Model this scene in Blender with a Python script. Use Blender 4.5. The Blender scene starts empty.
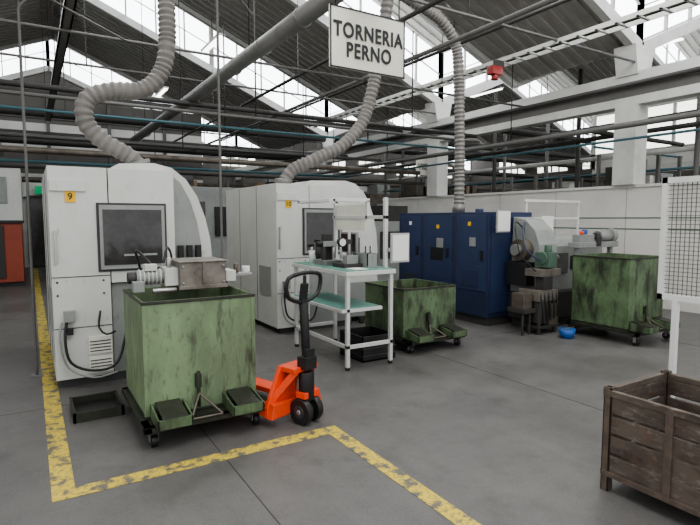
import bpy, bmesh, math, random
from mathutils import Vector, Matrix
random.seed(4)
S=bpy.context.scene
# ------------------------------------------------------------ materials
def mat(name,col,rough=.6,metal=0,dirt=None,amt=.35,scale=4,stretch=(1,1,1),lo=.45,hi=.7,bump=0,emit=0,spec=.5,fine=None,fine2=None):
    m=bpy.data.materials.new(name); m.use_nodes=True
    n=m.node_tree.nodes; l=m.node_tree.links; b=n['Principled BSDF']
    b.inputs['Roughness'].default_value=rough; b.inputs['Metallic'].default_value=metal
    b.inputs['Specular IOR Level'].default_value=spec
    c=(*col,1); d=(*(dirt if dirt else [x*.6 for x in col]),1)
    tc=n.new('ShaderNodeTexCoord')
    def nz(sc,st,lo,hi,amt):
        mp=n.new('ShaderNodeMapping'); mp.inputs['Scale'].default_value=st
        l.new(tc.outputs['Object'],mp.inputs['Vector'])
        t=n.new('ShaderNodeTexNoise'); t.inputs['Scale'].default_value=sc; t.inputs['Detail'].default_value=7; t.inputs['Roughness'].default_value=.65
        l.new(mp.outputs[0],t.inputs['Vector'])
        r=n.new('ShaderNodeMapRange'); r.inputs['From Min'].default_value=lo; r.inputs['From Max'].default_value=hi; r.inputs['To Max'].default_value=amt
        l.new(t.outputs['Fac'],r.inputs['Value']); return t,r
    t,r=nz(scale,stretch,lo,hi,amt)
    mx=n.new('ShaderNodeMix'); mx.data_type='RGBA'; mx.inputs[6].default_value=c; mx.inputs[7].default_value=d
    l.new(r.outputs[0],mx.inputs[0]); out=mx.outputs[2]
    for fi in(fine,fine2):
        if not fi: continue
        fc,fs,fst,flo,fhi,fa=fi
        t2,r2=nz(fs,fst,flo,fhi,fa)
        m2=n.new('ShaderNodeMix'); m2.data_type='RGBA'; m2.inputs[7].default_value=(*fc,1); l.new(out,m2.inputs[6]); l.new(r2.outputs[0],m2.inputs[0]); out=m2.outputs[2]
    l.new(out,b.inputs['Base Color'])
    if bump:
        bp=n.new('ShaderNodeBump'); bp.inputs['Strength'].default_value=bump; bp.inputs['Distance'].default_value=.01
        l.new(t.outputs['Fac'],bp.inputs['Height']); l.new(bp.outputs[0],b.inputs['Normal'])
    if emit:
        b.inputs['Emission Color'].default_value=(*col,1); b.inputs['Emission Strength'].default_value=emit
    return m
M={}
M['mach']=mat('machine_paint',(.56,.57,.535),.45,amt=.4,scale=2,dirt=(.42,.42,.38),fine=((.2,.19,.17),22,(1,1,.4),.60,.75,.6))
M['mach2']=mat('machine_paint_grey',(.27,.285,.27),.45,amt=.4,scale=3,fine=((.12,.12,.11),18,(1,1,.4),.58,.75,.6))
M['seam']=mat('seam_dark',(.05,.05,.05),.7)
M['black']=mat('black_plastic',(.015,.015,.016),.45)
M['glassdark']=mat('dark_window',(.035,.035,.035),.12,amt=.5,scale=6,dirt=(.09,.085,.08))
M['green']=mat('bin_green',(.205,.29,.16),.5,dirt=(.13,.175,.10),amt=.9,scale=3,stretch=(1.4,1.4,.5),lo=.4,hi=.65,fine=((.035,.035,.025),11,(1.6,1.6,.3),.54,.70,.85),fine2=((.09,.075,.05),30,(1,1,.5),.55,.7,.6))
M['greend']=mat('bin_green_dark',(.125,.195,.10),.5,dirt=(.08,.115,.06),amt=.9,scale=4,lo=.4,hi=.6,fine=((.018,.02,.014),5,(1.3,1.3,.45),.46,.62,.9),fine2=((.07,.06,.04),26,(1,1,.5),.52,.68,.6))
M['oily']=mat('oily_steel',(.035,.04,.03),.45,metal=.3,dirt=(.08,.07,.05),amt=.7,scale=9)
M['chips']=mat('metal_chips',(.10,.07,.045),.6,metal=.5,scale=40,bump=1,dirt=(.03,.02,.015),amt=.9)
M['steel']=mat('steel',(.42,.42,.41),.35,metal=.8)
M['bsteel']=mat('brown_steel',(.15,.13,.105),.5,metal=.4,dirt=(.06,.05,.04),amt=.8,scale=5)
M['fix']=mat('greasy_grey_steel',(.23,.21,.185),.45,metal=.4,dirt=(.09,.075,.06),amt=.9,scale=6)
M['dsteel']=mat('dark_steel',(.05,.048,.045),.6,metal=.2)
M['gsteel']=mat('grey_steel',(.12,.118,.11),.6)
M['white']=mat('white_paint',(.66,.67,.65),.5,amt=.3,dirt=(.45,.45,.42))
M['sign']=mat('sign_white',(.70,.70,.61),.5,amt=.4,dirt=(.5,.5,.42),scale=3)
M['paper']=mat('paper',(.75,.75,.73),.7,amt=.1)
M['alu']=mat('aluminium_profile',(.60,.61,.59),.4,metal=.2)
M['mint']=mat('green_mat_top',(.12,.28,.23),.5)
M['blue']=mat('blue_paint',(.026,.038,.088),.42,dirt=(.018,.026,.06),amt=.7,scale=2,fine=((.1,.11,.13),20,(1,1,.5),.62,.75,.5))
M['blue2']=mat('blue_paint_light',(.030,.047,.108),.42,amt=.5)
M['bluebucket']=mat('blue_plastic',(.02,.10,.33),.4)
M['orange']=mat('orange_paint',(.80,.085,.025),.4,amt=.3,scale=8,dirt=(.4,.05,.02))
M['orangec']=mat('orange_cabinet',(.30,.06,.03),.5)
M['yellow']=mat('label_yellow',(.75,.45,.02),.5)
M['red']=mat('red_lamp',(.28,.025,.02),.3)
M['duct']=mat('galvanised_duct',(.20,.20,.19),.45,metal=.3,amt=.5,scale=6)
M['hose']=mat('grey_hose',(.20,.19,.175),.55,amt=.5,scale=6)
M['rust']=mat('weathered_metal_slat',(.125,.10,.08),.65,metal=.2,dirt=(.05,.037,.03),amt=.9,scale=5,stretch=(1,1,2),bump=.3,lo=.4,hi=.68,fine=((.22,.20,.18),14,(1,1,3),.54,.70,.7),fine2=((.15,.07,.035),9,(1,1,1),.58,.7,.5))
M['rust2']=mat('rusty_frame',(.085,.065,.052),.7,dirt=(.18,.135,.10),amt=.6,scale=12,bump=.3)
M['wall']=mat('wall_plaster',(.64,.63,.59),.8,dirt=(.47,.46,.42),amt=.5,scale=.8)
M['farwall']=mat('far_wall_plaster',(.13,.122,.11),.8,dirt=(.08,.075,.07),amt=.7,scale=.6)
M['conc']=mat('white_concrete',(.56,.56,.53),.8,dirt=(.38,.37,.34),amt=.5,scale=2)
M['roof']=mat('roof_slab',(.36,.345,.315),.85,dirt=(.22,.21,.19),amt=.7,scale=1.5,stretch=(.5,3,1))
M['rib']=mat('roof_rib',(.33,.32,.295),.8,amt=.4)
M['teal']=mat('teal_pipe',(.05,.13,.15),.5)
M['olive']=mat('olive_motor',(.08,.14,.10),.45)
M['lampg']=mat('window_daylight',(.93,.96,1),.5,emit=3.6,amt=.12,scale=3)
M['lampf']=mat('window_far_daylight',(.95,.96,.9),.5,emit=1.9,amt=.3,scale=1)
M['tube']=mat('added_lamp_glow',(1,1,.95),.5,emit=4,amt=0)  # glow for the added overhead fill lamps
M['exit']=mat('exit_green',(.02,.3,.12),.5,emit=.4)
M['cboard']=mat('cardboard',(.28,.2,.12),.8)

def floor_mat():
    m=bpy.data.materials.new('floor_concrete'); m.use_nodes=True
    n=m.node_tree.nodes; l=m.node_tree.links; b=n['Principled BSDF']
    tc=n.new('ShaderNodeTexCoord')
    def noise(sc,det,lo,hi,st=(1,1,1)):
        mp=n.new('ShaderNodeMapping'); mp.inputs['Scale'].default_value=st; l.new(tc.outputs['Object'],mp.inputs[0])
        t=n.new('ShaderNodeTexNoise'); t.inputs['Scale'].default_value=sc; t.inputs['Detail'].default_value=det; t.inputs['Roughness'].default_value=.7
        l.new(mp.outputs[0],t.inputs['Vector'])
        r=n.new('ShaderNodeMapRange'); r.inputs['From Min'].default_value=lo; r.inputs['From Max'].default_value=hi; l.new(t.outputs['Fac'],r.inputs['Value']); return r
    a=noise(.8,8,.36,.64); c=noise(6,7,.46,.72); e=noise(70,3,.45,.7); s=noise(1.7,9,.56,.70); w=noise(3,8,.55,.7,(1,.25,1))
    def mix(prev,col,fac,k):
        m1=n.new('ShaderNodeMix'); m1.data_type='RGBA'; m1.inputs[7].default_value=(*col,1)
        if isinstance(prev,tuple): m1.inputs[6].default_value=(*prev,1)
        else: l.new(prev,m1.inputs[6])
        q=n.new('ShaderNodeMath'); q.operation='MULTIPLY'; q.inputs[1].default_value=k; l.new(fac.outputs[0],q.inputs[0]); l.new(q.outputs[0],m1.inputs[0]); return m1.outputs[2]
    o=mix((.098,.095,.091),(.150,.145,.138),a,1); o=mix(o,(.068,.065,.063),c,.5); o=mix(o,(.20,.195,.185),e,.35); o=mix(o,(.050,.047,.045),s,.5); o=mix(o,(.19,.185,.175),w,.3)
    l.new(o,b.inputs['Base Color']); b.inputs['Specular IOR Level'].default_value=.45
    r=n.new('ShaderNodeMapRange'); r.inputs['To Min'].default_value=.36; r.inputs['To Max'].default_value=.55; l.new(a.outputs[0],r.inputs['Value']); l.new(r.outputs[0],b.inputs['Roughness'])
    return m
M['floor']=floor_mat()
M['line']=mat('worn_yellow_paint',(.64,.49,.07),.6,dirt=(.13,.125,.11),amt=1,scale=11,lo=.49,hi=.58,fine=((.2,.17,.09),40,(1,1,1),.48,.62,.7))

# ------------------------------------------------------------ mesh builder
class B:
    def __init__(s,name,loc=(0,0,0),rz=0):
        s.name=name; s.bm=bmesh.new(); s.mats=[]; s.loc=loc; s.rz=rz
    def mi(s,m):
        if m not in s.mats: s.mats.append(m)
        return s.mats.index(m)
    def faces(s,vs,fs,m,smooth=False):
        i=s.mi(m); V=[s.bm.verts.new(v) for v in vs]
        for f in fs:
            try:
                F=s.bm.faces.new([V[k] for k in f]); F.material_index=i; F.smooth=smooth
            except ValueError: pass
    def box(s,x0,x1,y0,y1,z0,z1,m):
        s.faces([(x0,y0,z0),(x1,y0,z0),(x1,y1,z0),(x0,y1,z0),(x0,y0,z1),(x1,y0,z1),(x1,y1,z1),(x0,y1,z1)],
         [(0,3,2,1),(4,5,6,7),(0,1,5,4),(1,2,6,5),(2,3,7,6),(3,0,4,7)],m)
    def beam(s,a,b,w,h,m):
        a=Vector(a);b=Vector(b);d=(b-a).normalized(); up=Vector((0,0,1)) if abs(d.z)<.95 else Vector((0,1,0))
        r=d.cross(up).normalized()*w/2; u=r.cross(d).normalized()*h/2
        vs=[a-r-u,a+r-u,a+r+u,a-r+u,b-r-u,b+r-u,b+r+u,b-r+u]
        s.faces(vs,[(0,1,2,3),(7,6,5,4),(0,4,5,1),(1,5,6,2),(2,6,7,3),(3,7,4,0)],m)
    def prism(s,prof,y0,y1,m,axis='y'):
        n=len(prof)
        if axis=='y': vs=[(p[0],y0,p[1]) for p in prof]+[(p[0],y1,p[1]) for p in prof]
        elif axis=='x': vs=[(y0,p[0],p[1]) for p in prof]+[(y1,p[0],p[1]) for p in prof]
        else: vs=[(p[0],p[1],y0) for p in prof]+[(p[0],p[1],y1) for p in prof]
        s.faces(vs,[tuple(range(n)),tuple(range(2*n-1,n-1,-1))]+[(i,n+i,n+(i+1)%n,(i+1)%n) for i in range(n)],m)
    def cyl(s,a,b,r,m,r2=None,n=16):
        a=Vector(a);b=Vector(b);r2=r if r2 is None else r2; d=(b-a).normalized()
        q=Vector((1,0,0)) if abs(d.x)<.9 else Vector((0,1,0)); u=d.cross(q).normalized(); v=d.cross(u)
        vs=[];
        for c,R in((a,r),(b,r2)):
            for k in range(n):
                t=2*math.pi*k/n; vs.append(c+u*math.cos(t)*R+v*math.sin(t)*R)
        i=s.mi(m); V=[s.bm.verts.new(x) for x in vs]
        for k in range(n):
            F=s.bm.faces.new((V[k],V[(k+1)%n],V[n+(k+1)%n],V[n+k])); F.material_index=i; F.smooth=True
        for c in(V[:n][::-1],V[n:]):
            F=s.bm.faces.new(c); F.material_index=i
    def tube(s,pts,r,m,rib=0,step=.05,n=12,closed=False):
        P=[Vector(p) for p in pts]; out=[]
        N=len(P)
        segs=N if closed else N-1
        for i in range(segs):
            if closed: p0,p1,p2,p3=P[(i-1)%N],P[i],P[(i+1)%N],P[(i+2)%N]
            else: p0=P[max(i-1,0)];p1=P[i];p2=P[i+1];p3=P[min(i+2,N-1)]
            L=(p2-p1).length; k=max(2,int(L/step))
            for j in range(k):
                t=j/k
                out.append(.5*((2*p1)+(p2-p0)*t+(2*p0-5*p1+4*p2-p3)*t*t+(3*p1-p0-3*p2+p3)*t**3))
        if not closed: out.append(P[-1])
        idx=s.mi(m); rings=[]; u=None; K=len(out)
        for i,c in enumerate(out):
            if closed: d=(out[(i+1)%K]-out[i-1]).normalized()
            else: d=(out[min(i+1,K-1)]-out[max(i-1,0)]).normalized()
            if u is None:
                q=Vector((1,0,0)) if abs(d.x)<.9 else Vector((0,1,0)); u=d.cross(q).normalized()
            u=(u-d*u.dot(d)).normalized(); v=d.cross(u)
            R=r*(1+ (rib if i%2 else -rib))
            rings.append([s.bm.verts.new(c+u*math.cos(2*math.pi*k/n)*R+v*math.sin(2*math.pi*k/n)*R) for k in range(n)])
        for i in range(K if closed else K-1):
            a=rings[i];b=rings[(i+1)%K]
            for k in range(n):
                F=s.bm.faces.new((a[k],a[(k+1)%n],b[(k+1)%n],b[k])); F.material_index=idx; F.smooth=(rib==0)
        if not closed:
            for c in(rings[0][::-1],rings[-1]):
                F=s.bm.faces.new(c); F.material_index=idx
    def done(s,bevel=0,parent=None):
        bmesh.ops.recalc_face_normals(s.bm,faces=s.bm.faces)
        me=bpy.data.meshes.new(s.name); s.bm.to_mesh(me); s.bm.free()
        for m in s.mats: me.materials.append(M[m])
        o=bpy.data.objects.new(s.name,me); S.collection.objects.link(o)
        o.location=s.loc; o.rotation_euler=(0,0,s.rz)
        if bevel:
            b=o.modifiers.new('Bevel','BEVEL'); b.width=bevel; b.segments=2; b.limit_method='ANGLE'; b.angle_limit=math.radians(50)
        if parent: o.parent=parent
        return o
def text(name,body,size,loc,rot,m,parent,bold=.0,sx=1,cs=1):
    c=bpy.data.curves.new(name,'FONT'); c.body=body; c.size=size; c.extrude=.002; c.align_x='CENTER'; c.align_y='CENTER'; c.offset=bold; c.space_line=.92; c.space_character=cs
    o=bpy.data.objects.new(name,c); S.collection.objects.link(o); o.rotation_euler=rot; o.scale=(sx,1,1)
    pl=parent.location
    o.location=loc
    c.materials.append(M[m]); o.parent=parent; return o
R90=math.radians(90)

# ------------------------------------------------------------ room
XL,XM,XB=-7.4,9.4,26.2
YE=26.7
f=B('floor'); f.box(XL-.2,XB+.2,-7,YE+.2,-.2,0,'floor'); floor=f.done()
j=B('floor_joints')
for x in(1.02,3.9,6.9): j.box(x-.003,x+.003,-6,20,0.0002,.0012,'dsteel')
for y in(1.0,4.85,9.5): j.box(-6,9.3,y-.002,y+.002,0.0002,.0011,'dsteel')
j.done(parent=floor)
l=B('floor_marking_line'); l.box(.04,.16,3.18,19,.001,.003,'line'); l.box(.16,1.89,3.18,3.30,.001,.003,'line'); l.box(1.78,1.89,-3,3.18,.001,.003,'line'); l.done()
ZV,ZR,UP=4.6,8.1,1.3
ridges=[(XL,(XL+XM)/2,XM),(XM,(XM+XB)/2,XB)]
planes=[.2,5.53,10.8,17.0,YE]
c=B('ceiling'); g=B('window_1')
def slab(x0,z0,x1,z1,ya,yb,t=.1):
    c.prism([(x0,z0),(x1,z1),(x1,z1+t),(x0,z0+t)],ya,yb,'roof')
for k in range(1,len(planes)):
    ya,yb=planes[k-1],planes[k]; mid=(ya+yb)/2+.1
    for (a,r,b) in ridges:
        for (x0,z0,x1,z1) in((a,ZV,r,ZR),(r,ZR,b,ZV)):
            slab(x0,z0,x1,z1,ya,mid); slab(x0,z0+UP,x1,z1+UP,mid,yb)
            y=ya+.2
            while y<yb:
                u=UP if y>mid else 0
                c.beam((x0,y,z0+u-.015),(x1,y,z1+u-.015),.10,.035,'rib'); y+=.26
            for (yy,s) in((yb-.05,1),(mid,0)):
                g.faces([(x0,yy,z0+.12),(x1,yy,z1+.12),(x1,yy,z1+UP-.03),(x0,yy,z0+UP-.03)],[(0,1,2,3)],'lampg')
                c.beam((x0,yy-.04,z0-.03),(x1,yy-.04,z1-.03),.14,.2,'conc')
                n=10
                for i in range(n+1):
                    t=i/n; x=x0+(x1-x0)*t; z=z0+(z1-z0)*t
                    wd=.04 if i%5 else .14
                    c.box(x-wd/2,x+wd/2,yy-.07,yy-.01,z,z+UP,'rib')
                c.beam((x0,yy-.05,z0+.7),(x1,yy-.05,z1+.7),.03,.025,'rib')
ceil=c.done(); g.done()
t=B('roof_truss')
for y in planes[1:4]:
    for (a,r,b) in ridges:
        t.cyl((a,y-.15,4.3),(b,y-.15,4.3),.022,'gsteel',n=8)
        for i in range(1,4):
            x=a+(b-a)*i/4; zz=ZV+(ZR-ZV)*(1-abs(x-r)/(r-a))
            t.cyl((x,y-.15,4.3),(x,y-.15,zz),.014,'gsteel',n=6)
t.done(parent=ceil)
w=B('wall_right'); w.box(XM-.08,XM+.08,1.0,13.2,0,2.12,'wall')
w.box(XM-.11,XM+.11,1.0,13.2,2.12,2.17,'wall')
w.box(XM-.085,XM-.078,1.0,13.2,1.56,1.58,'olive'); w.box(XM-.085,XM-.078,1.0,13.2,1.36,1.38,'olive')
for y in(2.5,4,5.5,7,8.5,10,11.5): w.box(XM-.084,XM-.078,y-.004,y+.004,0,2.12,'mach2')
w.done()
col=B('concrete_portal_frame')
for y in(.2,5.53,10.8,17.0,22):
    for x in(XM,):
        col.box(x-.19,x+.19,y-.2,y+.2,2.17 if 1<y<13 else 0,3.6,'conc')
        col.prism([(x-.19,4.1),(x+.19,4.1),(x+.3,4.6),(x-.3,4.6)],y-.2,y+.2,'conc')
col.box(XM-.16,XM+.16,-1,YE,3.92,4.15,'conc'); col.box(XM-.06,XM+.06,-1,YE,3.72,3.95,'gsteel'); col.box(XM-.14,XM+.14,-1,YE,3.58,3.73,'conc')
col.done()
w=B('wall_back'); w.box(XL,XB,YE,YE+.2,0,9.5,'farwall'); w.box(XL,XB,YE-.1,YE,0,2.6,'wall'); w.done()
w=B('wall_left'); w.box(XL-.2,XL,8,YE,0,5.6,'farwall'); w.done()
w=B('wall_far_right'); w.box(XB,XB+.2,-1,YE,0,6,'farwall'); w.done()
w=B('window_2')
for i in range(8):
    x=3+i*2.8; w.box(x,x+1.8,YE-.14,YE-.1,4.3,5.0,'lampf')
    for q in range(1,4): w.box(x+q*.45-.03,x+q*.45+.03,YE-.17,YE-.14,4.3,5.0,'dsteel')
    y=1+i*3; w.box(XB-.05,XB-.01,y,y+2.0,4.3,5.2,'lampf')
    for q in range(1,4): w.box(XB-.09,XB-.05,y+q*.5-.04,y+q*.5+.04,4.3,5.2,'dsteel')
w.done()
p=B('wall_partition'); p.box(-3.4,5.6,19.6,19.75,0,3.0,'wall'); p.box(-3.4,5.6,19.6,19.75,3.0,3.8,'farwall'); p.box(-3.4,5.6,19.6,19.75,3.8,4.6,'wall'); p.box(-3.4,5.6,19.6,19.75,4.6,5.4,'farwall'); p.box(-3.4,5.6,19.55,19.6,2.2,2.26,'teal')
for i in range(5): p.box(-3+i*1.8,-2.9+i*1.8,19.5,19.6,0,5.4,'gsteel')
p.done()
# ------------------------------------------------------------ overhead services
d=B('ventilation_duct')
d.cyl((2.5,1.5,3.62),(2.45,15,3.62),.095,'duct',n=24)
y=1.8
while y<15:
    d.cyl((2.49,y,3.62),(2.49,y+.03,3.62),.106,'duct',n=24); y+=1.05
for y in(3,6.5,10,13.5): d.cyl((2.49,y,3.7),(2.49,y,7.2),.008,'dsteel',n=6)
d.done()
d=B('extraction_header_duct'); d.cyl((.9,6.2,5.25),(6.4,6.2,5.25),.13,'duct',n=20)
for x in(2,5.2): d.cyl((x,6.2,5.35),(x,6.2,6.4),.01,'dsteel',n=6)
d.done()
h=B('flexible_duct')
h.tube([(1.02,6,2.12),(.93,6,2.22),(.68,6,2.36),(.53,6,2.55),(.56,6,2.76),(.78,6,2.87),(1.08,6,2.92),(1.27,6,3.1),(1.36,6,3.45),(1.38,6.1,4.3),(1.4,6.2,5.13)],.088,'hose',rib=.09,step=.032,n=18)
h.cyl((1.04,6,2.10),(1.02,6,2.17),.12,'duct',n=20); h.done()
h=B('flexible_duct')
h.tube([(3.08,6.8,2.04),(3.2,6.75,2.24),(3.55,6.6,2.42),(3.9,6.5,2.62),(4.22,6.5,2.98),(4.4,6.5,3.5),(4.5,6.4,4.2),(4.5,6.2,5.13)],.088,'hose',rib=.09,step=.034,n=18)
h.cyl((3.08,6.8,2.025),(3.08,6.8,2.12),.12,'duct',n=20); h.done()
h=B('flexible_duct')
h.tube([(5.85,6.2,1.66),(5.86,6.2,2.2),(5.84,6.2,3.0),(5.8,6.2,3.8),(5.72,6.2,4.25),(5.4,6.2,4.55),(4.9,6.2,4.7),(4.4,6.2,4.84),(3.6,6.2,5.13)],.08,'hose',rib=.09,step=.03,n=18)
h.cyl((5.85,6.2,1.65),(5.85,6.2,1.78),.1,'duct',n=20); h.done()
def tray(name,x,z,y0,y1,wd,m,solid=False,rungs=.3,side=.07):
    q=B(name)
    q.box(x-wd/2,x-wd/2+.02,y0,y1,z,z+side,m); q.box(x+wd/2-.02,x+wd/2,y0,y1,z,z+side,m)
    if solid: q.box(x-wd/2,x+wd/2,y0,y1,z,z+.015,m)
    else:
        y=y0
        while y<y1: q.box(x-wd/2,x+wd/2,y,y+.04,z,z+.02,m); y+=rungs
    q.tube([(x,y0,z+.04),(x+.02,(y0+y1)/2,z+.04),(x,y1,z+.04)],.02,'black',step=1)
    for yy in(y0+1,(y0+y1)/2,y1-1):
        for s in(-1,1): q.cyl((x+s*wd/2,yy,z),(x+s*wd/2,yy,z+1.2 if x>5 else z+3.2),.007,'dsteel',n=6)
    return q.done(parent=ceil)
tray('cable_tray',7.2,4.25,2,14,.3,'conc')
tray('cable_tray',.5,3.95,3.5,15,.12,'duct',True)
p=B('overhead_pipes')
for (z,y,m,r) in((3.35,9.0,'gsteel',.03),(3.5,9.1,'dsteel',.045),(3.15,9.05,'teal',.022),(3.9,7.6,'gsteel',.02),(4.0,12,'dsteel',.06),(3.3,13,'gsteel',.04),(2.95,15,'teal',.04),(3.6,15,'dsteel',.09),(3.1,17.2,'dsteel',.06),(2.7,18,'bsteel',.08),(3.9,18.5,'dsteel',.12),(4.4,16.5,'dsteel',.12),(2.5,11.0,'dsteel',.05),(2.8,11.2,'bsteel',.06)):
    p.cyl((-5,y,z),(9.1,y,z),r,m,n=8)
for (x,z,m,r) in((4.2,4.1,'dsteel',.03),(5.0,3.95,'gsteel',.035),(6.1,4.4,'dsteel',.03),(8.5,3.1,'gsteel',.05),(8.7,2.9,'teal',.022),(8.3,3.7,'dsteel',.04),(-.6,3.5,'duct',.06),(3.4,4.4,'dsteel',.03)):
    p.cyl((x,2.5,z),(x,19,z),r,m,n=8)
for x in(-3,0,3,6,8.6):
    for y in(7.6,9.05,12,15,18): p.cyl((x,y,2.7 if y>17 else 3.1),(x,y,4.9),.012,'dsteel',n=6)
p.done(parent=ceil)
p=B('overhead_pipes')
for (z,y,m,r) in((3.3,6.5,'dsteel',.05),(3.0,6.5,'teal',.025),(3.7,9,'dsteel',.08),(3.0,12,'dsteel',.07),(3.2,14,'gsteel',.06),(4.0,13,'dsteel',.1),(2.9,17,'bsteel',.09),(4.5,18,'dsteel',.2)):
    p.cyl((9.8,y,z),(25.8,y,z),r,m,n=8)
for (x,z,m,r) in((10.6,3.3,'dsteel',.05),(10.9,2.9,'conc',.05),(12.2,3.8,'dsteel',.08),(11.6,2.6,'teal',.03),(18,3.2,'dsteel',.1)):
    p.cyl((x,1,z),(x,25,z),r,m,n=8)
for (x,ys) in((10.7,(5,7.5,10,12.5,15)),(12.2,(9.5,11,16)),(18,(8,12))):
    for y in ys: p.cyl((x,y,0),(x,y,4.9),.05,('dsteel','gsteel')[int(x+y)%2],n=8)
p.done(parent=ceil)
p=B('service_pipe'); p.tube([(1.6,5.0,0),(1.6,5.0,2),(1.6,5.0,3.6),(1.62,5.1,3.82),(1.9,5.4,3.9),(2.3,5.9,3.9)],.013,'gsteel',step=.2,n=8); p.box(1.55,1.65,4.95,5.05,0,.02,'duct'); p.done()
p=B('service_pipe'); p.tube([(.0,5.9,0),(.0,5.9,2),(.0,5.9,3.3),(.02,5.9,3.55),(.2,6.0,3.7),(.45,6.4,3.75),(1.2,7.6,3.9)],.013,'gsteel',step=.15,n=8); p.box(-.05,.05,5.85,5.95,0,.02,'duct'); p.done()
r=B('emergency_lamp'); r.box(6.72,6.95,6.35,6.5,3.98,4.12,'red'); r.cyl((6.83,6.42,3.98),(6.83,6.42,3.9),.06,'red'); r.box(6.8,7.04,6.4,6.44,4.12,4.24,'dsteel'); r.done(.01)
# hanging sign
s=B('hanging_sign'); s.box(2.26,3.06,4.0,4.02,2.86,3.38,'sign')
for a in((2.26,3.06,2.86,2.872),(2.26,3.06,3.368,3.38),(2.26,2.272,2.86,3.38),(3.048,3.06,2.86,3.38)): s.box(a[0],a[1],3.994,4.0,a[2],a[3],'black')
for x in(2.32,3.0): s.cyl((x,4.01,3.38),(x,4.01,5.3),.006,'dsteel',n=6)
so=s.done()
text('sign_text','TORNERIA\nPERNO',.178,(2.66,3.992,3.10),(R90,0,0),'black',so,.004,.79,1.12)
s=B('hanging_sign'); s.box(9.0,9.5,11.2,11.22,2.75,3.2,'sign'); s.cyl((9.1,11.21,3.2),(9.1,11.21,3.6),.006,'dsteel',n=6); so=s.done()
text('sign_text','TORNERIA\nFLANGE',.11,(9.25,11.19,2.97),(R90,0,0),'black',so,0,.8)

# ------------------------------------------------------------ white turning machines
def lathe(x,y,num,ext=0):
    m=B('turning_machine',loc=(x,y,0))
    m.box(.06,1.2,.05,2.0,.0,.1,'seam')
    m.box(0,.48,0,2.05,.08,2.02,'mach')
    m.box(.49,1.08,.0,2.05,.95,2.02,'mach')
    m.box(.49,1.08,.04,2.05,.08,.94,'mach2')
    e=ext
    prof=[(.55,.9),(.55,2.05),(.62,2.09),(.95+e,2.11),(1.12+e,2.07),(1.26+e,1.96),(1.37+e,1.79),(1.45+e,1.57),(1.5+e,1.34),(1.52+e,1.1),(1.52+e,.6),(.9,.6)]
    m.prism(prof,.22,2.0,'mach')
    pr2=[(1.09,1.0),(1.09,2.0),(1.19+e,1.92),(1.28+e,1.75),(1.35+e,1.52),(1.39+e,1.28),(1.4+e,1.0)]
    m.prism(pr2,.17,.22,'mach2' if not e else 'mach')
    m.box(1.0,1.55+e,.2,2.0,.08,.6,'mach2')
    for i in range(3): m.box(1.14+i*.09,1.19+i*.09,.1,.16,.98,1.28,'black')
    m.box(.38,1.0,-.015,.0,1.06,1.70,'seam'); 
    m.box(.40,.98,-.03,-.012,1.08,1.68,'mach2'); m.box(.43,.95,-.036,-.028,1.12,1.64,'glassdark')
    m.box(.6,.9,-.04,-.036,1.2,1.22,'mach2')
    for z in(.55,1.02): m.box(.0,.48,-.004,.001,z,z+.008,'seam')
    m.box(.01,.3,-.02,0,1.8,1.9,'mach'); m.box(.03,.05,-.03,-.0,1.15,1.45,'steel')
    for (z,a) in((.3,.16),(.12,.15)):
        m.box(.27,.47,-.03,0,z,z+a,'sign')
        for i in range(4): m.box(.28,.46,-.034,-.028,z+.02+i*.03,z+.03+i*.03,'seam')
    m.box(.08,.17,-.06,0,.62,.72,'mach2'); m.box(.10,.15,-.05,0,.5,.56,'black')
    m.tube([(.1,-.03,.62),(.08,-.06,.45),(.12,-.08,.25),(.3,-.1,.16),(.5,-.08,.2),(.6,-.05,.5)],.012,'black',n=8)
    m.tube([(.06,-.03,.62),(.04,-.05,.45),(.1,-.06,.2),(.3,-.12,.1),(.5,-.1,.12)],.009,'mach2',n=8)
    m.tube([(.38,-.03,.7),(.36,-.06,.55),(.42,-.08,.48),(.5,-.06,.5)],.009,'black',n=8)
    for (a,b) in((.04,.86),(.42,.86),(.04,.98),(.42,.98)): m.cyl((a,-.006,b),(a,0,b),.01,'seam',n=8)
    m.cyl((1.0,.3,1.0),(1.0,.3,.7),.02,'black')
    for yy in(.7,1.4): m.box(-.004,.001,yy,yy+.008,.1,2.0,'seam')
    m.box(-.015,.0,.2,.6,.5,.9,'mach2')
    for f in((.1,.1),(1.4,.1),(.1,1.9),(1.4,1.9)): m.cyl((f[0],f[1],0),(f[0],f[1],.09),.04,'dsteel')
    o=m.done(.012)
    q=B('number_label'); q.box(.13,.215,-.008,0,1.70,1.80,'yellow'); q.done(parent=o)
    text('number_text',num,.085,(.172,-.01,1.75),(R90,0,0),'black',o,.001)
    return o
lathe(.15,5.33,'9')
lathe(2.78,6.37,'10',.25)
# ------------------------------------------------------------ blue machine
m=B('blue_turning_machine')
m.box(5.6,6.4,5.3,7.3,0,.16,'seam')
m.box(5.55,6.45,5.26,7.36,.13,1.65,'blue')
for y in(5.95,6.7): m.box(5.546,5.552,y,y+.01,.13,1.65,'seam')
m.box(5.538,5.552,5.30,5.90,.5,1.6,'blue2'); m.box(5.538,5.552,6.0,6.66,.2,1.6,'blue2'); m.box(5.538,5.552,6.76,7.3,.2,1.6,'blue2')
m.box(5.60,6.4,5.245,5.262,.2,1.6,'blue2')
for y in(5.36,6.08,6.82):
    m.box(5.515,5.54,y,y+.04,.95,1.1,'black')
for (y,z) in((5.6,1.45),(6.3,1.4),(7.0,1.45)): m.box(5.53,5.54,y,y+.06,z,z+.06,'yellow' if y<6.5 else 'paper')
for i in range(6): m.box(5.53,5.54,6.85,7.2,.4+i*.04,.42+i*.04,'seam')
m.box(5.53,5.54,5.45,5.8,.55,.8,'blue')
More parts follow.
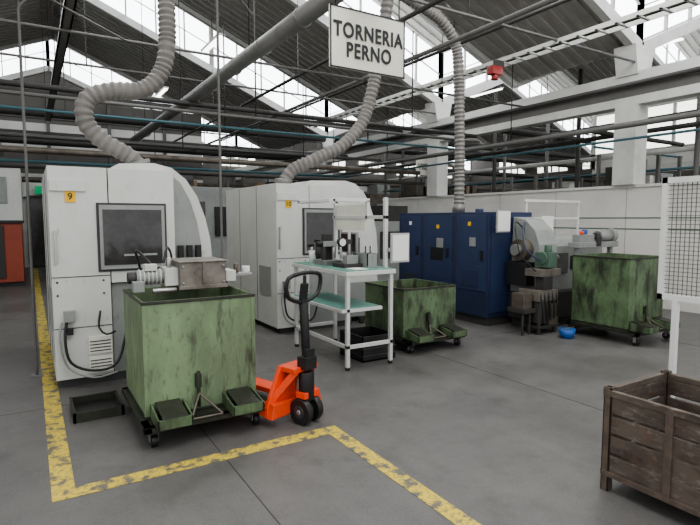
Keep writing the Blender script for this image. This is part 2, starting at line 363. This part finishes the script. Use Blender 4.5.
m.box(5.525,5.54,5.5,5.62,1.15,1.28,'mach2'); m.box(5.525,5.54,6.2,6.35,1.1,1.25,'mach2')
m.box(5.53,5.54,6.2,6.5,.9,1.1,'black')
m.cyl((5.7,5.6,1.65),(5.7,5.6,1.7),.06,'blue2')
for f in((5.65,5.35),(6.3,5.35),(5.65,7.2)): m.cyl((f[0],f[1],0),(f[0],f[1],.15),.05,'steel')
m.done(.01)
m=B('document_holder'); m.box(5.56,5.8,5.10,5.112,1.38,1.66,'paper'); m.box(5.54,5.82,5.112,5.125,1.36,1.68,'steel'); m.box(5.66,5.69,5.125,5.243,1.42,1.46,'steel'); m.done()
# grey lathe
m=B('grey_lathe')
m.prism([(4.8,.5),(4.72,.95),(4.74,1.2),(4.82,1.4),(4.98,1.54),(5.2,1.58),(5.23,.5)],5.98,6.36,'mach2','x')
m.prism([(4.9,.5),(4.9,1.15),(4.98,1.25),(5.23,1.3),(5.23,.5)],6.38,7.7,'mach2','x')
m.box(5.95,7.7,4.75,5.23,.12,.5,'dsteel'); m.box(6.0,7.6,4.8,5.2,0,.12,'seam')
m.box(5.8,5.98,4.8,5.15,.62,.95,'black')
m.cyl((5.98,4.98,1.12),(5.84,4.98,1.12),.15,'bsteel',n=24); m.cyl((5.84,4.98,1.12),(5.76,4.98,1.12),.08,'steel')
m.box(6.42,6.8,4.86,4.9,.75,1.05,'glassdark'); m.box(6.9,7.3,4.86,4.9,.8,1.0,'seam')
m.cyl((5.86,4.6,1.02),(6.1,4.6,1.02),.085,'olive'); m.box(5.88,6.06,4.5,4.72,.9,1.1,'olive'); m.cyl((5.97,4.58,1.1),(5.97,4.58,1.2),.05,'olive'); m.cyl((6.1,4.6,1.02),(6.18,4.6,1.02),.05,'bsteel')
m.box(5.75,6.15,4.5,4.78,.78,.88,'fix'); m.box(5.72,6.1,4.5,4.85,.45,.6,'fix'); m.box(5.8,5.98,4.5,4.64,.6,.78,'dsteel')
m.cyl((5.85,4.6,.15),(5.85,4.6,.45),.11,'dsteel'); m.box(5.96,6.14,4.52,4.72,.1,.42,'bsteel')
for i in range(5): m.tube([(5.74+i*.08,4.52,.6),(5.74+i*.08,4.47,.4),(5.8+i*.07,4.49,.15+i*.02)],.012,'black',n=6)
m.tube([(5.98,5.0,1.5),(5.72,4.8,1.4),(5.66,4.7,1.15),(5.85,4.6,.98)],.012,'blue2',n=6)
m.tube([(5.98,5.0,1.4),(5.62,4.85,1.5),(5.55,4.7,1.1),(5.75,4.6,.85)],.010,'black',n=6)
m.box(5.5,5.72,4.55,4.85,.3,.36,'dsteel'); m.box(5.52,5.70,4.6,4.8,.36,.56,'bsteel'); m.cyl((5.54,4.62,0),(5.54,4.62,.3),.015,'dsteel'); m.cyl((5.68,4.62,0),(5.68,4.62,.3),.015,'dsteel')
for f in((5.78,4.55),(6.1,4.55),(5.78,4.8),(6.1,4.8)): m.cyl((f[0],f[1],0),(f[0],f[1],.45),.03,'dsteel')
m.box(5.72,6.15,4.5,4.8,.08,.12,'dsteel')
m.done(.01)
m=B('bar_feeder')
m.box(6.55,7.5,4.52,4.70,1.14,1.22,'mach2'); m.cyl((7.1,4.61,1.3),(7.4,4.61,1.3),.085,'steel',n=20); m.cyl((7.4,4.61,1.3),(7.46,4.61,1.3),.11,'mach2',n=20); m.cyl((7.04,4.61,1.3),(7.1,4.61,1.3),.05,'dsteel')
m.box(6.6,6.95,4.55,4.67,1.22,1.33,'mach2'); m.cyl((6.8,4.61,1.33),(6.8,4.61,1.4),.04,'bluebucket')
m.box(6.6,6.66,4.58,4.64,0,1.14,'mach2'); m.box(7.4,7.46,4.58,4.64,0,1.14,'mach2'); m.box(6.55,7.5,4.56,4.66,.02,.06,'dsteel')
m.cyl((6.66,4.56,1.33),(6.66,4.56,1.38),.03,'orange'); m.box(6.95,7.05,4.5,4.53,1.16,1.3,'dsteel')
m.done(.008)
m=B('light_frame')
for (x,y) in((6.85,5.7),(8.2,5.7)): m.box(x,x+.03,y,y+.03,0,1.85,'white')
m.box(6.8,8.25,5.69,5.74,1.83,1.87,'white'); m.box(7.2,7.5,5.67,5.69,1.2,1.6,'paper'); m.box(6.88,8.2,5.7,5.72,1.55,1.58,'white'); m.done()
m=B('bucket'); m.cyl((5.93,4.22,0),(5.93,4.22,.12),.08,'bluebucket',r2=.11); m.box(5.82,6.04,4.21,4.23,.11,.13,'steel'); m.done()

# ------------------------------------------------------------ bins on carts
def binc(x0,y0,w,d,zb,zt,g,lever=True):
    o=B('chip_bin_cart'); x1=x0+w;y1=y0+d; t=.012
    fx0,fx1,fy0,fy1=x0-.04,x1+.03,y0-.16,y1+.04
    o.box(fx0,fx1,fy0,fy0+.05,zb-.06,zb-.02,'oily');o.box(fx0,fx1,fy1-.05,fy1,zb-.06,zb-.02,'oily')
    o.box(fx0,fx0+.05,fy0,fy1,zb-.06,zb-.02,'oily');o.box(fx1-.05,fx1,fy0,fy1,zb-.06,zb-.02,'oily')
    o.box(x0,x1,y0,y1,zb-.02,zb,'oily'); o.box(fx0,fx1,fy0,y0,zb-.03,zb-.02,'oily')
    for a in(fx0+.07,fx1-.07):
        for b in(fy0+.07,fy1-.07):
            o.box(a-.035,a+.035,b-.035,b+.035,zb-.085,zb-.05,'dsteel')
            o.cyl((a-.02,b,.045),(a+.02,b,.045),.045,'black',n=20)
            o.box(a-.03,a-.024,b-.02,b+.02,.04,zb-.06,'steel'); o.box(a+.024,a+.03,b-.02,b+.02,.04,zb-.06,'steel')
    o.box(x0,x1,y0,y0+t,zb,zt,g);o.box(x0,x1,y1-t,y1,zb,zt,g);o.box(x0,x0+t,y0,y1,zb,zt,g);o.box(x1-t,x1,y0,y1,zb,zt,g)
    r=.016
    o.box(x0-r/2,x1+r/2,y0-r/2,y0+r/2,zt-.022,zt,'oily');o.box(x0-r/2,x1+r/2,y1-r/2,y1+r/2,zt-.022,zt,'oily')
    o.box(x0-r/2,x0+r/2,y0,y1,zt-.022,zt,'oily');o.box(x1-r/2,x1+r/2,y0,y1,zt-.022,zt,'oily')
    for a in(x0-.005,x1-.025): 
        for b in(y0-.005,y1-.025): o.box(a,a+.03,b,b+.03,zb,zt-.022,g)
    o.box(x0+t,x1-t,y0+t,y1-t,zb,zt-.12,'chips')
    for a in(x0+.03,x1-.26):
        o.prism([(y0-.25,zb-.02),(y0,zb-.02),(y0,zb+.09),(y0-.25,zb+.05)],a,a+.012,'greend','x')
        o.prism([(y0-.25,zb-.02),(y0,zb-.02),(y0,zb+.09),(y0-.25,zb+.05)],a+.218,a+.23,'greend','x')
        o.box(a,a+.23,y0-.25,y0-.238,zb-.02,zb+.05,'greend'); o.prism([(y0-.25,zb+.05),(y0,zb+.09),(y0,zb+.098),(y0-.25,zb+.058)],a+.03,a+.20,'oily','x')
    if lever:
        c=(x0+x1)/2-.04
        o.cyl((c,y0-.03,zb+.02),(c,y0-.03,zb+.28),.012,'oily'); o.box(c-.02,c+.02,y0-.04,y0,zb+.16,zb+.26,'oily')
        o.cyl((c,y0-.04,zb+.12),(c-.1,y0-.2,zb-.0),.008,'bsteel'); o.cyl((c,y0-.04,zb+.12),(c+.12,y0-.2,zb-.0),.008,'bsteel')
        o.cyl((c-.1,y0-.2,zb),(c+.12,y0-.2,zb),.008,'bsteel')
    return o.done(.003)
binc(.63,3.72,.8,.8,.18,.985,'green')
binc(3.66,4.76,.8,.8,.17,.74,'greend')
binc(6.24,3.6,.78,.78,.19,1.07,'greend')
m=B('chip_conveyor')
m.box(.98,1.34,4.1,4.5,1.02,1.21,'fix'); m.box(.965,1.355,4.085,4.515,1.21,1.222,'fix'); m.box(.965,1.355,4.085,4.10,1.0,1.03,'fix'); m.box(1.15,1.17,4.085,4.10,1.03,1.21,'fix')
for (a,b) in((1.0,1.18),(1.32,1.18),(1.0,1.05),(1.32,1.05)): m.cyl((a,4.1,b),(a,4.085,b),.008,'steel',n=8)
m.prism([(4.5,1.02),(4.5,1.21),(4.6,1.21),(5.3,.75),(5.3,.35),(4.56,1.0)],1.02,1.31,'fix','x')
m.cyl((.88,4.25,1.1),(.68,4.25,1.1),.055,'mach2',n=20)
for i in range(6): m.cyl((.70+i*.03,4.25,1.1),(.71+i*.03,4.25,1.1),.063,'mach',n=20)
m.cyl((.68,4.25,1.1),(.62,4.25,1.1),.045,'dsteel'); m.box(.88,.98,4.16,4.34,1.03,1.17,'mach'); m.box(.74,.83,4.2,4.3,1.15,1.20,'mach')
m.box(.64,.72,4.12,4.20,1.0,1.08,'mach2'); m.cyl((.92,4.2,1.17),(.92,4.2,1.25),.018,'steel'); m.cyl((.78,4.15,1.0),(.96,4.15,1.0),.02,'steel')
m.box(1.355,1.44,4.14,4.34,1.04,1.13,'mach'); m.box(1.44,1.60,4.2,4.28,1.07,1.1,'steel'); m.cyl((1.56,4.24,1.08),(1.56,4.24,1.15),.035,'white'); m.cyl((1.46,4.2,1.1),(1.46,4.2,1.18),.02,'fix')
m.tube([(.8,4.3,1.2),(.72,4.45,1.3),(.8,4.8,1.15),(.9,5.2,.9)],.011,'black'); m.tube([(.9,4.3,1.2),(.95,4.4,1.32),(1.05,4.7,1.2),(1.1,5.2,.95)],.009,'black')
m.box(1.02,1.06,4.6,4.64,0,.97,'mach2'); m.box(1.27,1.31,4.6,4.64,0,.97,'mach2')
m.done(.004)
m=B('drip_tray')
m.box(.24,.56,4.38,4.78,.01,.02,'black'); 
for a in((.22,.58,4.36,4.38),(.22,.58,4.78,4.8),(.22,.24,4.36,4.8),(.56,.58,4.36,4.8)): m.box(*a,.0,.075,'oily')
m.done()
# ------------------------------------------------------------ pallet truck
m=B('pallet_truck',loc=(1.745,3.47,0),rz=math.radians(20))
for s in(-1,1):
    m.cyl((s*.03,0,.1),(s*.085,0,.1),.10,'black',n=28); m.cyl((s*.027,0,.1),(s*.09,0,.1),.05,'dsteel',n=16); m.cyl((s*.02,0,.1),(s*.094,0,.1),.02,'steel',n=12)
    x=s*.19
    m.box(x-.075,x+.075,.16,1.28,.075,.12,'orange'); m.prism([(x-.075,1.28),(x+.075,1.28),(x+.04,1.36),(x-.04,1.36)],.075,.115,'orange','z')
    m.cyl((x-.05,1.15,.04),(x+.05,1.15,.04),.04,'black'); m.box(x-.06,x-.05,1.05,1.2,.03,.09,'dsteel')
    m.beam((s*.07,.03,.42),(s*.23,.22,.12),.07,.05,'orange')
m.cyl((-.04,0,.1),(.04,0,.1),.02,'steel')
m.prism([(-.275,.07),(.275,.07),(.275,.15),(.13,.44),(-.13,.44),(-.275,.15)],.14,.175,'orange')
m.prism([(-.275,.07),(.275,.07),(.25,.18),(-.25,.18)],.09,.15,'orange')
m.box(-.13,.13,.0,.15,.40,.44,'orange')
m.cyl((0,0,.18),(0,0,.40),.06,'black'); m.cyl((0,.07,.15),(0,.07,.4),.035,'steel'); m.box(-.07,.07,-.05,.05,.2,.25,'orange')
m.box(-.06,.06,-.055,.04,.42,.52,'black'); m.box(-.045,.045,-.05,-.01,.52,.58,'black')
m.beam((0,-.0,.5),(0,.03,.95),.055,.04,'black'); m.cyl((.0,0,.55),(.0,.02,.92),.032,'black')
m.tube([(-.04,.03,.93),(-.15,.025,.97),(-.185,.02,1.05),(-.17,.01,1.12),(-.09,.0,1.145),(0,.0,1.15),(.09,.0,1.145),(.17,.01,1.12),(.185,.02,1.05),(.15,.025,.97),(.04,.03,.93)],.016,'black',n=10,closed=True)
m.beam((0,.03,.93),(0,.01,1.07),.06,.035,'black'); m.box(-.012,.012,.0,.02,1.05,1.13,'black')
m.done(.006)
# ------------------------------------------------------------ workbench
m=B('inspection_workbench')
x0,x1,y0,y1=2.70,3.28,4.45,5.68
for x in(x0,x1-.04):
    for y in(y0,y1-.04): m.box(x,x+.04,y,y+.04,0.03,1.0 ,'alu'); m.cyl((x+.02,y+.02,0),(x+.02,y+.02,.03),.025,'black')
m.box(x0-.02,x1+.02,y0-.02,y1+.02,.975,1.02,'alu'); m.box(x0+.0,x1,y0,y1,1.02,1.03,'mint')
m.box(x0-.06,x1-.14,y0-.0,y1-.05,.60,.635,'alu'); m.box(x0-.04,x1-.16,y0+.02,y1-.07,.635,.643,'mint')
m.box(x0,x1,y0,y0+.03,.22,.26,'alu'); m.box(x0,x0+.03,y0,y1,.22,.26,'alu'); m.box(x0,x1,y1-.03,y1,.22,.26,'alu')
for y in(y0+.1,y1-.06): m.box(x1-.04,x1,y,y+.04,1.0,1.78,'alu')
m.box(x1-.04,x1,y0+.1,y1,1.55,1.59,'alu')
m.box(x0+.05,x1,y1-.06,y1-.02,1.74,1.78,'white')
m.box(x0+.05,x0+.13,y0+.45,y1,1.735,1.77,'white'); m.box(x0+.1,x1,y0+.45,y0+.49,1.74,1.78,'white'); m.box(x1-.04,x1,y0+.45,y0+.49,1.55,1.76,'alu')
m.box(x1-.03,x1-.015,y0+.5,y1-.06,1.42,1.72,'sign')
m.done(.003)
m=B('measuring_stand')
m.box(2.82,3.05,4.7,4.95,1.03,1.07,'dsteel'); m.cyl((2.98,4.86,1.07),(2.98,4.86,1.42),.018,'steel'); m.box(2.84,3.0,4.83,4.89,1.28,1.33,'dsteel'); m.cyl((2.86,4.83,1.3),(2.86,4.8,1.3),.05,'black'); m.cyl((2.86,4.798,1.3),(2.86,4.795,1.3),.04,'white'); m.cyl((2.86,4.84,1.28),(2.86,4.84,1.12),.012,'steel')
m.box(2.88,3.02,4.74,4.84,1.07,1.16,'mach2')
m.done(.004)
m=B('micrometer_fixture')
m.box(2.78,3.0,5.05,5.3,1.03,1.09,'steel'); m.cyl((2.82,5.15,1.09),(2.82,5.15,1.3),.03,'dsteel'); m.box(2.80,2.98,5.12,5.18,1.24,1.3,'mach2'); m.cyl((2.95,5.15,1.1),(2.95,5.15,1.24),.025,'steel')
m.cyl((2.8,5.15,1.27),(2.73,5.15,1.27),.03,'black'); m.box(2.86,2.96,5.2,5.28,1.09,1.38,'dsteel'); m.done(.004)
m=B('monitor'); m.box(3.13,3.16,4.95,5.3,1.16,1.40,'mach2'); m.box(3.122,3.13,4.97,5.28,1.18,1.38,'glassdark'); m.cyl((3.17,5.12,1.03),(3.17,5.12,1.3),.015,'steel'); m.box(3.1,3.22,5.03,5.21,1.03,1.045,'dsteel'); m.done(.003)
for (x,y,c,hh) in((2.85,5.5,'white',.15),(2.97,5.56,'dsteel',.2),(3.08,5.45,'white',.12)):
    m=B('spray_bottle'); m.cyl((x,y,1.03),(x,y,1.03+hh),.035,c); m.cyl((x,y,1.03+hh),(x,y,1.07+hh),.013,'white'); m.box(x-.05,x+.02,y-.01,y+.01,1.07+hh,1.10+hh,'red' if hh<.14 else 'black'); m.done()
m=B('paper_sheets'); m.box(2.82,2.98,4.48,4.66,1.03,1.036,'paper'); m.done()
m=B('storage_box'); m.box(3.06,3.2,4.62,4.86,1.03,1.05,'mach2'); 
for a in((3.06,3.2,4.62,4.63),(3.06,3.2,4.85,4.86),(3.06,3.07,4.62,4.86),(3.19,3.2,4.62,4.86)): m.box(*a,1.05,1.18,'mach2')
for i in range(4): m.cyl((3.09+.03*i,4.7+.03*(i%2),1.05),(3.09+.03*i,4.7+.03*(i%2),1.26),.008,'steel' if i%2 else 'black')
m.done()
m=B('document_holder'); m.box(3.31,3.52,4.5,4.512,1.1,1.38,'paper'); m.box(3.29,3.54,4.512,4.525,1.08,1.4,'steel'); m.box(3.27,3.33,4.52,4.56,1.2,1.24,'steel'); m.done()
m=B('plastic_crate'); cx0,cx1,cy0,cy1=3.0,3.44,4.62,5.1
for a in((cx0,cx1,cy0,cy0+.015),(cx0,cx1,cy1-.015,cy1),(cx0,cx0+.015,cy0,cy1),(cx1-.015,cx1,cy0,cy1)): m.box(*a,0,.28,'black')
m.box(cx0,cx1,cy0,cy1,0,.02,'black')
for z in(.06,.14):
    for a in((cx0-.008,cx1+.008,cy0-.008,cy0),(cx0-.008,cx0,cy0,cy1)): m.box(*a,z,z+.012,'dsteel')
m.done(.003)
# ------------------------------------------------------------ slatted crate
m=B('rusty_slatted_crate'); x0,x1,y0,y1=2.74,3.38,.60,1.70; zt=.575
for x in(x0,x1-.045):
    for y in(y0,y1-.045):
        m.box(x,x+.045,y,y+.008,0,zt+.03,'rust2'); m.box(x,x+.008,y,y+.045,0,zt+.03,'rust2'); m.box(x+.037,x+.045,y,y+.045,0,zt+.03,'rust2'); m.box(x,x+.045,y+.037,y+.045,0,zt+.03,'rust2')
for i in range(4):
    z=.12+i*.113; hgt=.094
    for x in(x0+.008,x1-.03): m.box(x,x+.022,y0+.045,y1-.045,z,z+hgt,'rust')
    for y in(y0+.008,y1-.03): m.box(x0+.045,x1-.045,y,y+.022,z,z+hgt,'rust')
for x in(x0-.004,x1-.026): m.box(x,x+.03,y0,y1,zt-.02,zt+.015,'rust'); m.box(x,x+.03,y0,y1,.09,.12,'rust2')
for y in(y0-.004,y1-.026): m.box(x0,x1,y,y+.03,zt-.02,zt+.015,'rust'); m.box(x0,x1,y,y+.03,.09,.12,'rust2')
m.box(x0+.01,x1-.01,y0+.01,y1-.01,.1,.125,'rust')
for y in(y0+.36,y0+.72): m.box(x0-.006,x0+.01,y,y+.04,.1,zt,'rust2'); m.box(x1-.01,x1+.006,y,y+.04,.1,zt,'rust2')
m.done(.002)
m=B('mesh_guard_panel'); X=3.84; ya,yb=.95,2.0; za,zb=.98,1.84
for (a,b) in((ya,ya+.035),(yb-.035,yb)): m.box(X-.018,X+.018,a,b,za,zb,'white')
for (a,b) in((za,za+.04),(zb-.04,zb)): m.box(X-.018,X+.018,ya,yb,a,b,'white')
y=ya+.05
while y<yb-.04: m.box(X-.002,X+.002,y,y+.004,za,zb,'gsteel'); y+=.03
z=za+.05
while z<zb-.04: m.box(X-.002,X+.002,ya,yb,z,z+.004,'gsteel'); z+=.03
m.box(X-.008,X-.003,1.2,1.7,1.2,1.72,'paper')
for y in(1.86,1.1): m.box(X-.02,X+.02,y,y+.035,0,za,'white'); m.box(X-.1,X+.1,y-.02,y+.055,0,.02,'dsteel')
m.done()
# ------------------------------------------------------------ background machines
m=B('orange_grey_machine'); m.box(-4,-.15,14.3,16.3,.0,.12,'seam'); m.box(-4,-.15,14.2,16.4,.1,1.5,'orangec'); m.box(-4,-.12,14.18,16.4,1.5,2.7,'mach'); m.box(-.9,-.5,14.15,14.2,.2,1.4,'dsteel'); m.box(-2,-.4,14.15,14.18,1.9,2.5,'mach2'); m.box(-4,-.1,14.14,14.2,1.45,1.52,'black'); m.done(.01)
m=B('door_1'); m.box(-.05,1.0,19.42,19.49,0,2.3,'dsteel'); m.box(0.05,.9,19.40,19.42,.05,2.2,'glassdark'); m.box(.2,.75,19.42,19.49,2.35,2.6,'exit'); m.done()
def bgm(name,x,y,w,d,h,a,b):
    m=B(name); m.box(x,x+w,y,y+d,.1,h,a); m.box(x+.05,x+w-.05,y+.05,y+d-.05,0,.1,'seam'); m.box(x+w*.15,x+w*.6,y-.03,y,h*.45,h*.85,b); m.box(x+w*.7,x+w*.9,y-.06,y,h*.5,h*.8,'black'); m.box(x+w*.2,x+w*.5,y+.1,y+d*.8,h,h+.35,b); m.done(.01)
bgm('machining_center',2.2,12.2,2.2,1.8,2.3,'mach2','glassdark')
bgm('machining_center',5.4,13.5,2.4,1.8,2.2,'mach2','glassdark')
bgm('machining_center',6.2,9.4,2.4,1.6,1.5,'mach2','dsteel')
bgm('storage_cabinet',10.9,16.3,2,1,2.5,'bsteel','mach2')
bgm('storage_cabinet',12,20,3,1.2,2.8,'bsteel','mach')
bgm('storage_cabinet',19,14,3,1.2,2.8,'gsteel','mach')
def rack(x,y,w,d,h,lv):
    m=B('storage_rack')
    for a in(x,x+w/2,x+w-.06):
        for b in(y,y+d-.06): m.box(a,a+.06,b,b+.06,0,h,'gsteel')
    for i in range(lv):
        z=.15+i*(h-.3)/lv; m.box(x,x+w,y,y+d,z,z+.05,'dsteel')
        q=x+.08
        while q<x+w-.5:
            bw=random.uniform(.25,.5); bh=random.uniform(.2,(h-.3)/lv-.12)
            m.box(q,q+bw,y+.08,y+d-.15,z+.05,z+.05+bh,random.choice(['dsteel','bsteel','cboard','mach2','oily','wall','blue2'])); q+=bw+random.uniform(.03,.2)
    m.done()
rack(10.2,5.9,1.8,.8,2.9,4); rack(10.3,8.3,1.8,.8,2.6,4); rack(10.3,12.8,1.8,.9,3.1,4)
rack(6.4,17.6,2.6,.9,3.2,4); rack(2.4,16.0,3.0,.9,3.1,4); rack(.6,17.3,1.6,.8,2.9,4); rack(14,16,3,.9,3.2,4)
m=B('mezzanine_office')
X0,X1,Y0,Y1=13.2,17.0,4.6,8.8
m.box(X0,X1,Y0,Y1,2.7,2.9,'conc'); m.box(X0,X1,Y0,Y1,4.3,4.4,'conc'); m.box(X0,X0+.08,Y0,Y1,2.9,3.3,'wall'); m.box(X1-.08,X1,Y0,Y1,2.9,4.3,'wall'); m.box(X0,X1,Y0,Y0+.08,2.9,3.3,'wall'); m.box(X0,X1,Y1-.08,Y1,2.9,4.3,'wall')
m.box(X0+.02,X0+.05,Y0,Y1,3.3,4.3,'lampf')
y=Y0
while y<=Y1: m.box(X0-.02,X0+.08,y-.04,y+.04,3.3,4.3,'white'); y+=.7
for a in(X0+.1,X1-.2):
    for b in(Y0+.1,Y1-.2): m.box(a,a+.14,b,b+.14,0,2.7,'gsteel')
m.done()
m=B('added_fill_lamps')  # invented glowing fixtures, added to brighten the hall
for x in(3.9,13):
    for y in(1.6,7.2,12.6,18.2):
        m.box(x-.08,x+.08,y-.7,y+.7,5.7,5.75,'white'); m.box(x-.05,x+.05,y-.68,y+.68,5.67,5.7,'tube'); m.cyl((x,y,5.75),(x,y,6.3),.01,'dsteel',n=6)
m.done(parent=ceil)
# ------------------------------------------------------------ light
W=bpy.data.worlds.new('World'); S.world=W; W.use_nodes=True
bg=W.node_tree.nodes['Background']; bg.inputs[0].default_value=(.98,.98,1,1); bg.inputs[1].default_value=1.3
for i,(x,y) in enumerate(((1.5,1.5),(1.5,7),(6.0,3.5),(6.5,9.0))):
    L=bpy.data.lights.new('fill_light','AREA'); L.energy=(120,95,120,50)[i]; L.size=2.6; L.color=(1,.99,.965)  # added area fill under the roof, no opening at these spots
    o=bpy.data.objects.new('lamp_fill',L); S.collection.objects.link(o); o.location=(x,y,5.6)
cam=bpy.data.cameras.new('camera'); cam.lens=26.74; cam.sensor_width=36; cam.clip_end=200
co=bpy.data.objects.new('camera',cam); S.collection.objects.link(co); co.location=(0,0,1.55)
co.rotation_euler=(math.radians(90-4.78),0,math.radians(-31.6)); S.camera=co
try: S.view_settings.look='AgX - Medium High Contrast'
except Exception as e: print(e)
S.view_settings.exposure=.2
